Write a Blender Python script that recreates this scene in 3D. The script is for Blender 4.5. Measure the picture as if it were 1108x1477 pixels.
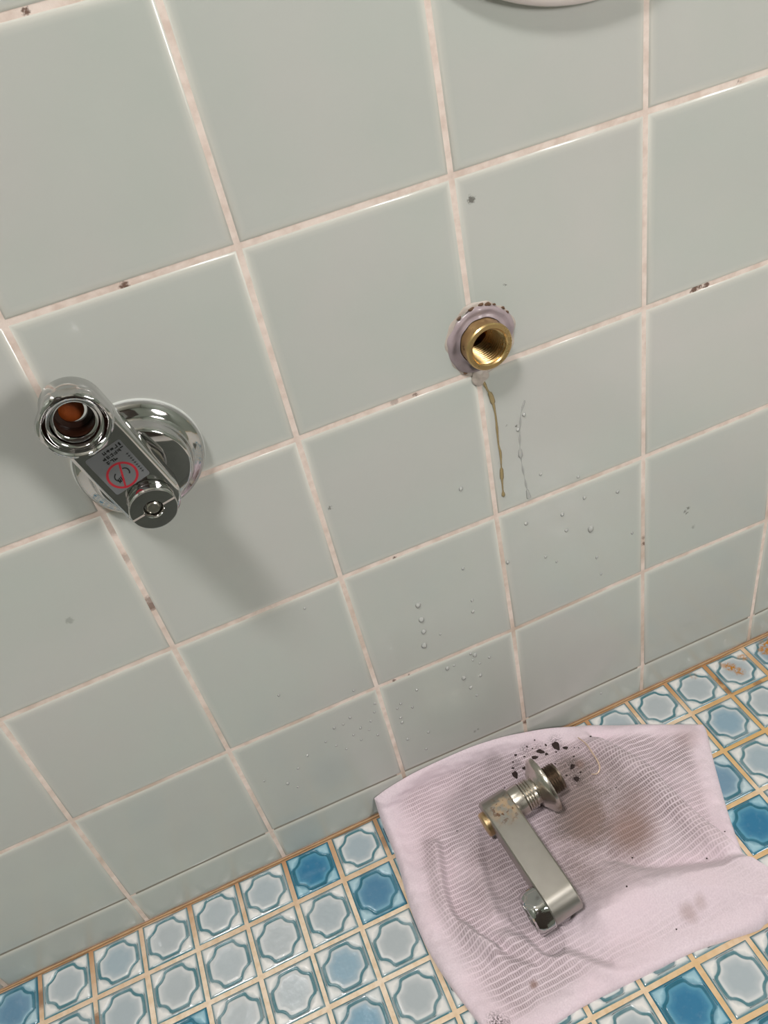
import bpy, bmesh, math, random
import numpy as np
from mathutils import Vector, Matrix

for o in list(bpy.data.objects):
    bpy.data.objects.remove(o)
SC = bpy.context.scene
COL = SC.collection
MM = 0.001
PI = math.pi
random.seed(7)

# ------------------------------------------------------------------ camera
cd = bpy.data.cameras.new('camera')
cam = bpy.data.objects.new('camera', cd)
COL.objects.link(cam)
r0 = Vector((0.9151692, -0.3570924, -0.1869500))
r1 = Vector((-0.3656331, -0.5402673, -0.7579074))
r2 = Vector((0.1696400, 0.7619687, -0.6250008))
cam.matrix_world = Matrix(((r0.x, -r1.x, -r2.x, 0.05556), (r0.y, -r1.y, -r2.y, -0.35141),
                           (r0.z, -r1.z, -r2.z, 0.55479), (0, 0, 0, 1)))
cd.sensor_fit = 'VERTICAL'
cd.sensor_height = 36.0
cd.lens = 1206.2 / 1477 * 36.0
cd.clip_start = 0.01
SC.camera = cam

# ------------------------------------------------------------------ world, lights, exposure
w = bpy.data.worlds.new('world')
SC.world = w
w.use_nodes = True
w.node_tree.nodes['Background'].inputs[0].default_value = (1.0, 0.97, 0.93, 1)
w.node_tree.nodes['Background'].inputs[1].default_value = 0.05


def area_light(name, loc, target, size, power, color):
    l = bpy.data.lights.new(name, 'AREA')
    l.shape = 'DISK'
    l.size = size
    l.energy = power
    l.color = color
    o = bpy.data.objects.new(name, l)
    COL.objects.link(o)
    o.location = loc
    o.rotation_euler = (Vector(target) - Vector(loc)).to_track_quat('-Z', 'Y').to_euler()
    return o


FILL_POS = (0.84, -1.10, 0.80)
area_light('added_fill_light', FILL_POS, (0.25, 0, 0.45), 0.36, 8.5, (1.0, 0.965, 0.945))  # added fill that brightens the right of the wall, no known lamp there
area_light('ceiling_lamp_light', (-0.34, -0.62, 2.05), (0.10, -0.05, 0.4), 0.30, 26.0, (1.0, 0.97, 0.95))
SC.cycles.caustics_reflective = False
SC.view_settings.view_transform = 'Standard'
SC.view_settings.look = 'None'
SC.view_settings.gamma = 1.0
SC.view_settings.use_curve_mapping = False
SC.view_settings.exposure = 0.40


# ------------------------------------------------------------------ node helpers
def lin(r, g, b):
    f = lambda c: (c / 255 / 12.92) if c / 255 <= 0.04045 else ((c / 255 + 0.055) / 1.055) ** 2.4
    return (f(r), f(g), f(b), 1.0)


class Nt:
    def __init__(self, name):
        self.m = bpy.data.materials.new(name)
        self.m.use_nodes = True
        self.t = self.m.node_tree
        self.b = self.t.nodes['Principled BSDF']

    def n(self, typ, **kw):
        x = self.t.nodes.new(typ)
        for k, v in kw.items():
            setattr(x, k, v)
        return x

    def link(self, a, b):
        self.t.links.new(a, b)

    def put(self, sock, v):
        if isinstance(v, bpy.types.NodeSocket):
            self.link(v, sock)
        else:
            sock.default_value = v

    def set(self, **kw):
        for k, v in kw.items():
            self.put(self.b.inputs[k.replace('_', ' ')], v)
        return self

    def mix(self, fac, a, b, mode='MIX'):
        x = self.n('ShaderNodeMix', data_type='RGBA', blend_type=mode)
        self.put(x.inputs[0], fac)
        self.put(x.inputs[6], a)
        self.put(x.inputs[7], b)
        return x.outputs[2]

    def math(self, op, a, b=0.0, c=0.0, clamp=False):
        x = self.n('ShaderNodeMath', operation=op, use_clamp=clamp)
        self.put(x.inputs[0], a)
        self.put(x.inputs[1], b)
        self.put(x.inputs[2], c)
        return x.outputs[0]

    def ramp(self, v, lo, hi, a=0.0, b=1.0, interp='SMOOTHSTEP'):
        x = self.n('ShaderNodeMapRange', interpolation_type=interp, clamp=True) if interp != 'LINEAR' else self.n('ShaderNodeMapRange', clamp=True)
        self.put(x.inputs[0], v)
        for i, q in enumerate((lo, hi, a, b)):
            self.put(x.inputs[i + 1], q)
        return x.outputs[0]

    def noise(self, vec, scale, detail=3.0, rough=0.55, dist=0.0):
        x = self.n('ShaderNodeTexNoise')
        self.link(vec, x.inputs['Vector'])
        x.inputs['Scale'].default_value = scale
        x.inputs['Detail'].default_value = detail
        x.inputs['Roughness'].default_value = rough
        x.inputs['Distortion'].default_value = dist
        return x.outputs['Fac']

    def pos(self):
        return self.n('ShaderNodeNewGeometry').outputs['Position']

    def spots(self, pos, pts):
        """the largest of soft blots around points (x, y, z, radius, strength), in mm"""
        out = None
        nz = self.n('ShaderNodeTexNoise')
        self.link(pos, nz.inputs['Vector'])
        nz.inputs['Scale'].default_value = 900.0
        wob = self.n('ShaderNodeVectorMath', operation='MULTIPLY_ADD')
        self.link(nz.outputs['Color'], wob.inputs[0])
        wob.inputs[1].default_value = (0.0035,) * 3
        self.link(pos, wob.inputs[2])
        for (x, y, z, r, s) in pts:
            d = self.n('ShaderNodeVectorMath', operation='DISTANCE')
            self.link(wob.outputs[0], d.inputs[0])
            d.inputs[1].default_value = (x * MM + 0.00175, y * MM + 0.00175, z * MM + 0.00175)
            v = self.ramp(d.outputs['Value'], r * 0.45 * MM, r * 1.1 * MM, s, 0.0)
            out = v if out is None else self.math('MAXIMUM', out, v)
        return out

    def bump(self, h, dist, strength=1.0):
        x = self.n('ShaderNodeBump')
        x.inputs['Strength'].default_value = strength
        x.inputs['Distance'].default_value = dist
        self.link(h, x.inputs['Height'])
        self.link(x.outputs[0], self.b.inputs['Normal'])


# ------------------------------------------------------------------ materials
def mat_wall_tile():
    t = Nt('wall_tile_glaze')
    p = t.pos()
    inf = t.n('ShaderNodeObjectInfo')
    n1 = t.noise(p, 9.0, 3)
    n2 = t.noise(p, 30.0, 2, 0.5)
    c = t.mix(t.ramp(n1, 0.25, 0.75), lin(190, 195, 188), lin(198, 196, 192))
    c = t.mix(t.math('MULTIPLY', t.ramp(n2, 0.2, 0.8, interp='LINEAR'), 0.12), c, lin(206, 205, 200))
    c = t.mix(t.math('MULTIPLY', inf.outputs['Random'], 0.18), c, lin(182, 192, 186))
    # grey chips, dried drips and mildew specks with a shape of their own
    # each tile is paler over its rounded rim
    edge = t.n('ShaderNodeAttribute', attribute_name='pale_rim').outputs['Fac']
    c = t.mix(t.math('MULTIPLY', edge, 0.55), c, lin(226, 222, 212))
    st = t.spots(p, [(208, 0, 417.7, 2.2, .75), (334.9, 0, 172.9, 1.6, .7), (332.3, 0, 171.0, 1.5, .7), (334.0, 0, 169.0, 1.1, .7),
                     (105.6, 0, 282.9, 1.3, .6), (339.7, 0, 153.9, 1.8, .35), (218.2, 0, 288.3, .9, .7), (212.4, 0, 291.2, .9, .6),
                     (160.2, 0, 44.6, 1.5, .5), (163.0, 0, 45.2, 1.2, .6), (220, 0, 372, .9, .6), (-39, 0, 277, 2.5, .3)])
    c = t.mix(st, c, lin(70, 66, 58))
    # tile colour turns greyer and darker towards the floor
    sep = t.n('ShaderNodeSeparateXYZ')
    t.link(p, sep.inputs[0])
    wash = t.math('MULTIPLY', t.ramp(sep.outputs[2], 0.0, 0.30, 0.55, 0.0, 'LINEAR'), t.ramp(n1, 0.25, 0.7, 0.5, 1.0))
    c = t.mix(wash, c, lin(150, 154, 146))
    t.set(Base_Color=c, Roughness=t.ramp(n2, 0.2, 0.8, 0.21, 0.27, 'LINEAR'), Coat_Weight=0.25, Coat_Roughness=0.08)
    t.b.inputs['IOR'].default_value = 1.5
    t.bump(t.noise(p, 14.0, 1), 0.0010, 0.2)
    return t.m


def mat_wall_grout():
    t = Nt('wall_grout')
    p = t.pos()
    n = t.noise(p, 120.0, 4, 0.6)
    n1 = t.noise(p, 14.0, 3)
    c = t.mix(t.ramp(n, 0.35, 0.7), lin(238, 222, 212), lin(220, 200, 188))
    sep = t.n('ShaderNodeSeparateXYZ')
    t.link(p, sep.inputs[0])
    low = t.math('MULTIPLY', t.ramp(sep.outputs[2], 0.03, 0.34, 1.0, 0.0), t.ramp(n1, 0.4, 0.62))
    c = t.mix(t.math('MULTIPLY', low, 0.7), c, lin(172, 150, 128))
    foot = t.ramp(sep.outputs[2], 0.024, 0.043, 1.0, 0.0, 'LINEAR')
    band = t.math('MULTIPLY', t.math('GREATER_THAN', sep.outputs[2], 0.0265), foot)
    col = t.math('PINGPONG', t.math('ADD', sep.outputs[0], 10.05), 0.05)
    off = t.math('LESS_THAN', col, 0.0468)
    c = t.mix(t.math('MULTIPLY', t.math('GREATER_THAN', band, 0.05), off), c, lin(138, 132, 120))
    st = t.spots(p, [(50.2, 0, 429.7, 2.6, .9), (339.4, 0, 330.3, 2.4, .9), (331.9, 0, 330.5, 3.0, .9), (335.5, 0, 330.6, 1.8, .9),
                     (-0.1, 0, 265.6, 4.2, .75), (0.6, 0, 270, 3, .6), (133.5, 0, 231, 1.6, .9), (164.6, 0, 330.3, 1.6, .7), (301.5, 0, 157.3, 2.2, .8),
                     (301, 0, 163, 2.0, .5), (54.5, 0, 528.8, 1.8, .9), (113.7, 0, 131.5, 1.9, .8), (123.9, 0, 131, 1.4, .7),
                     (200.5, 0, 28, 3.0, .8), (199.5, 0, 6, 4, .9), (351, 0, 430, 1.4, .5), (0.5, 0, 320, 6, .35), (0, 0, 300, 4, .35), (153, 0, 330.4, 3, .4)])
    c = t.mix(st, c, lin(92, 58, 40))
    t.set(Base_Color=c, Roughness=0.75)
    t.bump(n, 0.0008, 0.6)
    return t.m


def mat_floor_tile():
    t = Nt('mosaic_tile_glaze')
    a = t.n('ShaderNodeVertexColor', layer_name='relief')
    sp = t.n('ShaderNodeSeparateColor')
    t.link(a.outputs[0], sp.inputs[0])
    ink, pad, cen = sp.outputs[0], sp.outputs[1], sp.outputs[2]
    inf = t.n('ShaderNodeObjectInfo')
    oc = t.n('ShaderNodeSeparateColor')
    t.link(inf.outputs['Color'], oc.inputs[0])
    blue, heart = oc.outputs[0], oc.outputs[1]
    p = t.pos()
    n1 = t.noise(p, 260.0, 4, 0.65)
    n2 = t.noise(p, 70.0, 3)
    pale = t.mix(cen, lin(212, 213, 213), lin(170, 177, 181))
    pale = t.mix(t.math('MULTIPLY', heart, cen), pale, lin(105, 155, 180))
    bl = t.mix(cen, lin(88, 150, 176), lin(40, 112, 150))
    c = t.mix(blue, pale, bl)
    c = t.mix(t.math('MULTIPLY', pad, 0.9), c, t.mix(blue, lin(228, 225, 222), lin(165, 200, 212)))
    c = t.mix(t.math('MULTIPLY', ink, t.ramp(n2, 0.3, 0.6, 0.8, 1.0)), c, t.mix(blue, lin(74, 118, 128), lin(30, 98, 120)))
    c = t.mix(t.math('MULTIPLY', t.ramp(n1, 0.52, 0.75), 0.06), c, lin(205, 208, 206))
    rust = t.spots(p, [(412, -11, 0, 10, 1), (405, -13, 0, 6, .95), (372.5, -13, 0, 5.2, 1), (375, -20, 0, 5.2, .85), (369, -9, 0, 4, .6), (386, -10, 0, 4.5, .7), (343, -6, 0, 4, .35), (343, -8, 0, 2, .3)])
    rust = t.math('MULTIPLY', rust, t.ramp(t.noise(p, 330.0, 3, 0.6, 0.6), 0.36, 0.58, 0.1, 1.0))
    c = t.mix(rust, c, lin(176, 116, 30))
    t.set(Base_Color=c, Roughness=t.ramp(n1, 0.3, 0.7, 0.14, 0.24), Coat_Weight=0.3, Coat_Roughness=0.06)
    t.bump(n2, 0.0012, 0.35)
    return t.m


def mat_floor_grout():
    t = Nt('mosaic_grout')
    p = t.pos()
    n = t.noise(p, 180.0, 4, 0.6)
    n1 = t.noise(p, 16.0, 3)
    sep = t.n('ShaderNodeSeparateXYZ')
    t.link(p, sep.inputs[0])
    c = t.mix(t.ramp(n, 0.35, 0.7), lin(234, 216, 196), lin(216, 192, 164))
    right = t.ramp(sep.outputs[0], 0.0, 0.33, 0.12, 0.95, 'LINEAR')
    c = t.mix(t.math('MULTIPLY', right, t.ramp(n1, 0.28, 0.6)), c, lin(206, 164, 104))
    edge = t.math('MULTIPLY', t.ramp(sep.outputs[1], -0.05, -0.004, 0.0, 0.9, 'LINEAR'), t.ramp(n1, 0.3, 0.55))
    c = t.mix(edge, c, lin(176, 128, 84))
    st = t.spots(p, [(361, -20, 0, 7, .9), (358, -30, 0, 5, .7), (380, -36, 0, 5, .6), (72, -22, 0, 6, .5), (-180, -18, 0, 8, .7), (-145, -52, 0, 10, .8), (300, -60, 0, 4, .5)])
    c = t.mix(st, c, lin(112, 72, 44))
    t.set(Base_Color=c, Roughness=0.6)
    t.bump(n, 0.0008, 0.6)
    return t.m


def mat_metal(name, col, rough, stain=None, scale=60.0, wear=0.0):
    t = Nt(name)
    tc = t.n('ShaderNodeTexCoord').outputs['Object']
    n = t.noise(tc, scale, 4, 0.6)
    c = t.mix(t.math('MULTIPLY', n, 0.35), col, (col[0] * .72, col[1] * .72, col[2] * .70, 1))
    t.set(Metallic=1.0, Base_Color=c, Roughness=t.ramp(n, 0.3, 0.7, rough * 0.8, rough * 1.25))
    if wear:
        t.bump(t.noise(tc, 400.0, 3), 0.0003, wear)
    return t.m


def mat_worn_chrome():
    t = Nt('worn_chrome')
    tc = t.n('ShaderNodeTexCoord').outputs['Object']
    n = t.noise(tc, 60.0, 2, 0.5)
    c = t.mix(n, lin(178, 174, 167), lin(160, 156, 148))
    # rust that crept out from the screw end of the bar (object space, origin at that end)
    ln = t.n('ShaderNodeVectorMath', operation='DISTANCE')
    t.link(tc, ln.inputs[0])
    ln.inputs[1].default_value = (0.002, -0.006, 0.013)
    near = t.ramp(ln.outputs['Value'], 0.004, 0.015, 1.0, 0.0)
    f1 = t.math('MULTIPLY', near, t.ramp(t.noise(tc, 190.0, 3), 0.40, 0.60))
    f2 = t.math('MULTIPLY', near, t.ramp(t.noise(tc, 300.0, 3), 0.56, 0.62))
    c = t.mix(t.math('MULTIPLY', f1, 0.65), c, lin(178, 140, 92))
    c = t.mix(f2, c, lin(96, 58, 26))
    met = t.ramp(t.math('ADD', f1, f2), 0.2, 1.0, 1.0, 0.15)
    t.set(Base_Color=c, Metallic=met, Roughness=0.36)
    return t.m


def mat_simple(name, col, rough, noise=0.0, scale=200.0, **kw):
    t = Nt(name)
    tc = t.n('ShaderNodeTexCoord').outputs['Object']
    n = t.noise(tc, scale, 4, 0.6)
    c = t.mix(t.math('MULTIPLY', n, noise * 2), col, (col[0] * .35, col[1] * .33, col[2] * .3, 1)) if noise else col
    t.set(Base_Color=c, Roughness=rough, **kw)
    if noise:
        t.bump(n, 0.0006, 0.5)
    return t.m


def mat_water(name, col, lens_light=0.0, body=(.9, .9, .88, 1)):
    """a thin film or bead: clear body, Fresnel gloss on top"""
    t = Nt(name)
    tr = t.n('ShaderNodeBsdfTransparent')
    tr.inputs[0].default_value = col
    gl = t.n('ShaderNodeBsdfGlossy')
    gl.inputs['Roughness'].default_value = 0.04
    fr = t.n('ShaderNodeFresnel')
    fr.inputs['IOR'].default_value = 1.36
    mx = t.n('ShaderNodeMixShader')
    t.link(t.math('MULTIPLY', fr.outputs[0], 1.1, clamp=True), mx.inputs[0])
    t.link(tr.outputs[0], mx.inputs[1])
    t.link(gl.outputs[0], mx.inputs[2])
    # diffuse body paints in brightness from refracted light, plus the rust tint
    df = t.n('ShaderNodeBsdfDiffuse')
    df.inputs[0].default_value = body
    mz = t.n('ShaderNodeMixShader')
    mz.inputs[0].default_value = lens_light
    t.link(mx.outputs[0], mz.inputs[1])
    t.link(df.outputs[0], mz.inputs[2])
    t.link(mz.outputs[0], t.t.nodes['Material Output'].inputs['Surface'])
    return t.m


def mat_towel():
    t = Nt('towel_cotton')
    uv = t.n('ShaderNodeUVMap', uv_map='cloth').outputs[0]
    p = t.pos()
    # cloth coordinates in metres: knit rows of stitches every 4.4 mm, held by bright weft lines
    nz = t.n('ShaderNodeTexNoise')
    t.link(uv, nz.inputs['Vector'])
    nz.inputs['Scale'].default_value = 45.0
    nz.inputs['Detail'].default_value = 3.0
    wob = t.n('ShaderNodeVectorMath', operation='MULTIPLY_ADD')
    t.link(nz.outputs['Color'], wob.inputs[0])
    wob.inputs[1].default_value = (0.004, 0.0045, 0)
    t.link(uv, wob.inputs[2])
    sep = t.n('ShaderNodeSeparateXYZ')
    t.link(wob.outputs[0], sep.inputs[0])
    row = t.math('MULTIPLY', sep.outputs[1], 1 / 0.0034)
    ridge = t.math('SINE', t.math('MULTIPLY', row, 2 * PI))
    rid01 = t.ramp(ridge, 0.25, 1.05)
    stitch = t.math('SINE', t.math('MULTIPLY', sep.outputs[0], 2 * PI / 0.0014))
    st01 = t.math('MULTIPLY', t.ramp(stitch, -0.3, 0.8), t.math('SUBTRACT', 1.0, rid01))
    fine = t.noise(uv, 900.0, 4, 0.65)
    blot = t.noise(uv, 38.0, 3)
    knit = t.n('ShaderNodeAttribute', attribute_name='knit').outputs['Fac']
    hole = t.math('MULTIPLY', t.math('MULTIPLY', t.math('SUBTRACT', 1.0, rid01), t.ramp(st01, 0.1, 0.9, 1.0, 0.35)), knit)
    hole = t.math('MULTIPLY', hole, t.ramp(t.math('ADD', blot, t.math('MULTIPLY', fine, 0.5)), 0.5, 0.95, 0.55, 1.0))
    c = t.mix(t.ramp(fine, 0.3, 0.7), lin(224, 208, 216), lin(212, 195, 204))
    c = t.mix(t.math('MULTIPLY', hole, 0.95), c, lin(146, 129, 133))
    pk = t.math('MULTIPLY', t.ramp(t.noise(uv, 14.0, 2), 0.45, 0.65), 0.25)
    c = t.mix(pk, c, lin(222, 196, 206))
    # grime wiped into the cloth round the old fitting
    def blotch(x, y, r, s):
        d = t.n('ShaderNodeVectorMath', operation='DISTANCE')
        t.link(wob.outputs[0], d.inputs[0])
        d.inputs[1].default_value = (x * MM + .002, y * MM + .00225, 0)
        return t.ramp(d.outputs['Value'], 0.15 * r * MM, r * MM, s, 0.0)
    grey = None
    for q in [(214, -60, 42, .75), (196, -70, 34, .7), (190, -92, 36, .6), (214, -36, 22, .6), (200, -14, 16, .55), (150, -78, 44, .35), (180, -112, 26, .55), (228, -92, 28, .45), (130, -70, 26, .2), (238, -62, 30, .4), (212, -112, 24, .45), (204, -46, 30, .5)]:
        v = blotch(*q)
        grey = v if grey is None else t.math('ADD', grey, t.math('MULTIPLY', v, 0.75))
    grey = t.math('MULTIPLY', grey, t.ramp(t.math('ADD', fine, blot), 0.7, 1.25, 0.45, 1.0), clamp=True)
    c = t.mix(t.math('MINIMUM', grey, 0.8), c, t.mix(hole, lin(132, 114, 106), lin(88, 77, 70)))
    brown = None
    for q in [(226, -96, 26, .6), (228, -101, 8, .55), (206, -78, 24, .35), (240, -84, 20, .3), (120, -152, 4, .75), (302, -53, 14, .25), (225, -158, 8, .4), (234, -157, 6, .3), (222, -38, 5, .5)]:
        v = blotch(*q)
        brown = v if brown is None else t.math('MAXIMUM', brown, v)
    c = t.mix(brown, c, lin(132, 100, 86))
    dark = None
    for q in [(90, -162, 9, .9), (94, -163, 6, .7), (216, -9, 9, .7), (203, -8, 8, .5), (214, -46, 8, .8), (217, -36, 9, .6), (193, -4, 8, .6), (183, -12, 7, .5), (197, -30, 10, .5), (212, -24, 12, .4)]:
        v = blotch(*q)
        dark = v if dark is None else t.math('MAXIMUM', dark, v)
    dark = t.math('MULTIPLY', dark, t.ramp(fine, 0.4, 0.62))
    c = t.mix(dark, c, lin(48, 38, 34))
    t.set(Base_Color=c, Roughness=0.95, Sheen_Weight=0.25, Sheen_Roughness=0.5)
    h = t.math('ADD', t.math('MULTIPLY', t.math('SUBTRACT', 1.0, hole), 0.6), t.math('MULTIPLY', fine, 0.5))
    t.bump(h, 0.0006, 0.7)
    return t.m


M = {}
M['tile'] = mat_wall_tile()
M['grout'] = mat_wall_grout()
M['mosaic'] = mat_floor_tile()
M['mosaic_grout'] = mat_floor_grout()
M['chrome'] = mat_metal('bright_chrome', (0.56, 0.555, 0.55, 1), 0.06)
M['chrome_dull'] = mat_metal('dull_nickel', (0.60, 0.56, 0.50, 1), 0.22, wear=0.2)
M['worn'] = mat_worn_chrome()
M['steel_thread'] = mat_metal('dark_thread', (0.26, 0.21, 0.17, 1), 0.35, wear=0.4)
M['brass'] = mat_metal('machined_brass', (0.72, 0.50, 0.23, 1), 0.30, scale=150)
M['rust'] = mat_simple('rusty_water_scale', lin(176, 84, 24), 0.6, 0.35, 300)
M['bore'] = mat_simple('dark_bore', lin(58, 36, 28), 0.25, 0.3, 300)
M['rusty_metal'] = mat_metal('rust_stained_metal', (0.62, 0.46, 0.26, 1), 0.38, scale=300, wear=0.6)
M['putty'] = mat_simple('mauve_sealant', lin(176, 160, 164), 0.28, 0.22, 220)
M['putty_pale'] = mat_simple('pale_old_sealant', lin(200, 188, 178), 0.4, 0.2, 350)
M['caulk'] = mat_simple('stained_caulk', lin(188, 150, 110), 0.5, 0.38, 90)
M['slot'] = mat_simple('pale_slot_line', lin(176, 166, 160), 0.4)  # pale colour that draws the slot lines on the screw
M['white_rubber'] = mat_simple('white_gasket', lin(205, 208, 204), 0.5)
M['ceramic'] = mat_simple('white_ceramic', lin(232, 220, 216), 0.2)
M['sticker'] = mat_simple('clear_grey_label', lin(128, 130, 132), 0.35, Metallic=0.35)
M['red'] = mat_simple('red_print', lin(176, 42, 54), 0.4)
M['black'] = mat_simple('black_print', lin(30, 32, 32), 0.4)
M['grime'] = mat_simple('black_scale', lin(42, 24, 20), 0.7, 0.3, 900)
M['crumb'] = mat_simple('brown_crumb', lin(122, 92, 70), 0.7, 0.4, 500)
M['water'] = mat_water('water', (1, 1, 1, 1), 0.30)
M['rust_water'] = mat_water('rusty_water', lin(250, 240, 214), 0.30, lin(212, 182, 130))
M['strand'] = mat_simple('glossy_strand', lin(222, 196, 176), 0.12, Metallic=0.4)
M['towel'] = mat_towel()
M['panel'] = mat_simple('wall_panel', lin(150, 158, 148), 0.4)
M['ceiling'] = mat_simple('ceiling_panel', lin(225, 222, 214), 0.6)
M['added_door'] = mat_simple('dark_door', lin(58, 48, 42), 0.4)
M['mat'] = mat_simple('added_panel_dark', lin(78, 82, 76), 0.7, 0.3, 14)  # for the panel added to darken what the chrome mirrors
M['lampglass'] = Nt('lamp_glass').set(Base_Color=(.9, .9, .88, 1), Emission_Color=(1, .94, .86, 1), Emission_Strength=6.0).m


# ------------------------------------------------------------------ object helpers
def mesh_obj(name, verts, faces, mat, parent=None, smooth=None, mat_idx=None):
    me = bpy.data.meshes.new(name)
    me.from_pydata([tuple(v) for v in verts], [], faces)
    for m in (mat if isinstance(mat, list) else [mat]):
        me.materials.append(m)
    if mat_idx is not None:
        me.polygons.foreach_set('material_index', mat_idx)
    bm = bmesh.new()
    bm.from_mesh(me)
    bmesh.ops.recalc_face_normals(bm, faces=bm.faces)
    bm.to_mesh(me)
    bm.free()
    if smooth:
        me.polygons.foreach_set('use_smooth', [True] * len(me.polygons))
        me.set_sharp_from_angle(angle=math.radians(smooth))
    o = bpy.data.objects.new(name, me)
    COL.objects.link(o)
    if parent:
        o.parent = parent
    return o


def empty(name, loc=(0, 0, 0), rot=None):
    o = bpy.data.objects.new(name, None)
    COL.objects.link(o)
    o.location = loc
    if rot:
        o.rotation_euler = rot
    o.empty_display_size = 0.01
    return o


def tag(o, label=None, cat=None, group=None, kind=None):
    if label: o['label'] = label
    if cat: o['category'] = cat
    if group: o['group'] = group
    if kind: o['kind'] = kind
    return o


def box(name, lo, hi, mat, parent=None):
    v = [(x, y, z) for x in (lo[0], hi[0]) for y in (lo[1], hi[1]) for z in (lo[2], hi[2])]
    f = [(0, 1, 3, 2), (4, 6, 7, 5), (0, 4, 5, 1), (2, 3, 7, 6), (0, 2, 6, 4), (1, 5, 7, 3)]
    return mesh_obj(name, v, f, mat, parent)


def lathe(prof, n=72, hexr=None, closed=True, wob=None):
    """verts, faces of profile [(radius, height)] in mm turned about +Z; hexr clips the radius to a hexagon"""
    V, F = [], []
    for (r, a) in prof:
        for k in range(n):
            t = 2 * PI * k / n
            rr = r
            if hexr and r > hexr * 0.9:
                u = (t + PI / 6) % (PI / 3) - PI / 6
                rr = min(r, hexr / math.cos(u))
            dr, da = (wob(t, r, a) if wob else (0, 0))
            V.append(((rr + dr) * math.cos(t) * MM, (rr + dr) * math.sin(t) * MM, (a + da) * MM))
    for i in range(len(prof) - 1):
        for k in range(n):
            k2 = (k + 1) % n
            F.append((i * n + k, i * n + k2, (i + 1) * n + k2, (i + 1) * n + k))
    if closed:
        F.append(tuple(range(n))[::-1])
        F.append(tuple(range((len(prof) - 1) * n, len(prof) * n)))
    return V, F


def stadium(L, r, prof, n=24):
    """bar with round ends, axis to axis L along +Y (mm); prof [(inset, height)]"""
    V, F = [], []
    m = 2 * (n + 1)
    for (ins, a) in prof:
        for k in range(n + 1):
            t = PI + PI * k / n
            V.append(((r - ins) * math.cos(t) * MM, (r - ins) * math.sin(t) * MM, a * MM))
        for k in range(n + 1):
            t = PI * k / n
            V.append(((r - ins) * math.cos(t) * MM, (L + (r - ins) * math.sin(t)) * MM, a * MM))
    for i in range(len(prof) - 1):
        for k in range(m):
            k2 = (k + 1) % m
            F.append((i * m + k, i * m + k2, (i + 1) * m + k2, (i + 1) * m + k))
    F.append(tuple(range(m))[::-1])
    F.append(tuple(range((len(prof) - 1) * m, len(prof) * m)))
    return V, F


def tube(pts, rad, n=10, flat=1.0):
    """tapered tube through points (metres); rad is a number or a list; flat squeezes it along world y"""
    V, F = [], []
    P = [Vector(p) for p in pts]
    up = Vector((0, 0, 1))
    for i, p in enumerate(P):
        d = (P[min(i + 1, len(P) - 1)] - P[max(i - 1, 0)]).normalized()
        a = d.cross(Vector((0, 1, 0)))
        if a.length < 1e-3:
            a = d.cross(up)
        a.normalize()
        b = d.cross(a).normalized()
        r = rad[i] if isinstance(rad, (list, tuple)) else rad
        for k in range(n):
            t = 2 * PI * k / n
            V.append(p + a * (r * math.cos(t)) + b * (r * math.sin(t) * flat))
    for i in range(len(P) - 1):
        for k in range(n):
            k2 = (k + 1) % n
            F.append((i * n + k, i * n + k2, (i + 1) * n + k2, (i + 1) * n + k))
    F.append(tuple(range(n)))
    F.append(tuple(range((len(P) - 1) * n, len(P) * n)))
    return V, F


def spline(pts, n):
    """Catmull-Rom resample of a polyline, numpy (m, d) -> (n, d) evenly by length"""
    P = np.array(pts, float)
    Q = np.vstack([2 * P[0] - P[1], P, 2 * P[-1] - P[-2]])
    out = []
    for i in range(1, len(Q) - 2):
        a, b, c, d = Q[i - 1:i + 3]
        for t in np.linspace(0, 1, 20, endpoint=False):
            out.append(.5 * (2 * b + (c - a) * t + (2 * a - 5 * b + 4 * c - d) * t ** 2 + (3 * b - a - 3 * c + d) * t ** 3))
    out.append(P[-1])
    out = np.array(out)
    s = np.r_[0, np.cumsum(np.linalg.norm(np.diff(out, axis=0), axis=1))]
    u = np.linspace(0, s[-1], n)
    return np.stack([np.interp(u, s, out[:, k]) for k in range(out.shape[1])], 1)


def drill(o, centre, axis_rot, r, depth):
    """bore a round hole into a mesh"""
    V, F = lathe([(r, -depth / 2), (r, depth / 2)], 48)
    c = mesh_obj('cutter', V, F, M['putty'])
    c.location = centre
    c.rotation_euler = axis_rot
    bpy.context.view_layer.update()
    md = o.modifiers.new('hole', 'BOOLEAN')
    md.operation = 'DIFFERENCE'
    md.solver = 'EXACT'
    md.object = c
    dg = bpy.context.evaluated_depsgraph_get()
    me = bpy.data.meshes.new_from_object(o.evaluated_get(dg))
    o.modifiers.clear()
    o.data = me
    bpy.data.objects.remove(c)


OUT = (PI / 2, 0, 0)     # turns local +Z to point out of the back wall (-Y)

# ------------------------------------------------------------------ the tiled back wall
XL, XR, YF, ZC = -0.95, 0.95, -1.45, 2.10
wall = box('wall_back', (XL, 0.007, -0.02), (XR, 0.05, ZC), M['panel'])
tag(wall, 'back wall of square pale green glazed tiles', kind='structure')
grout = box('grout', (XL, 0.0007, 0.0), (XR, 0.0072, ZC), M['grout'], wall)

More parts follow.
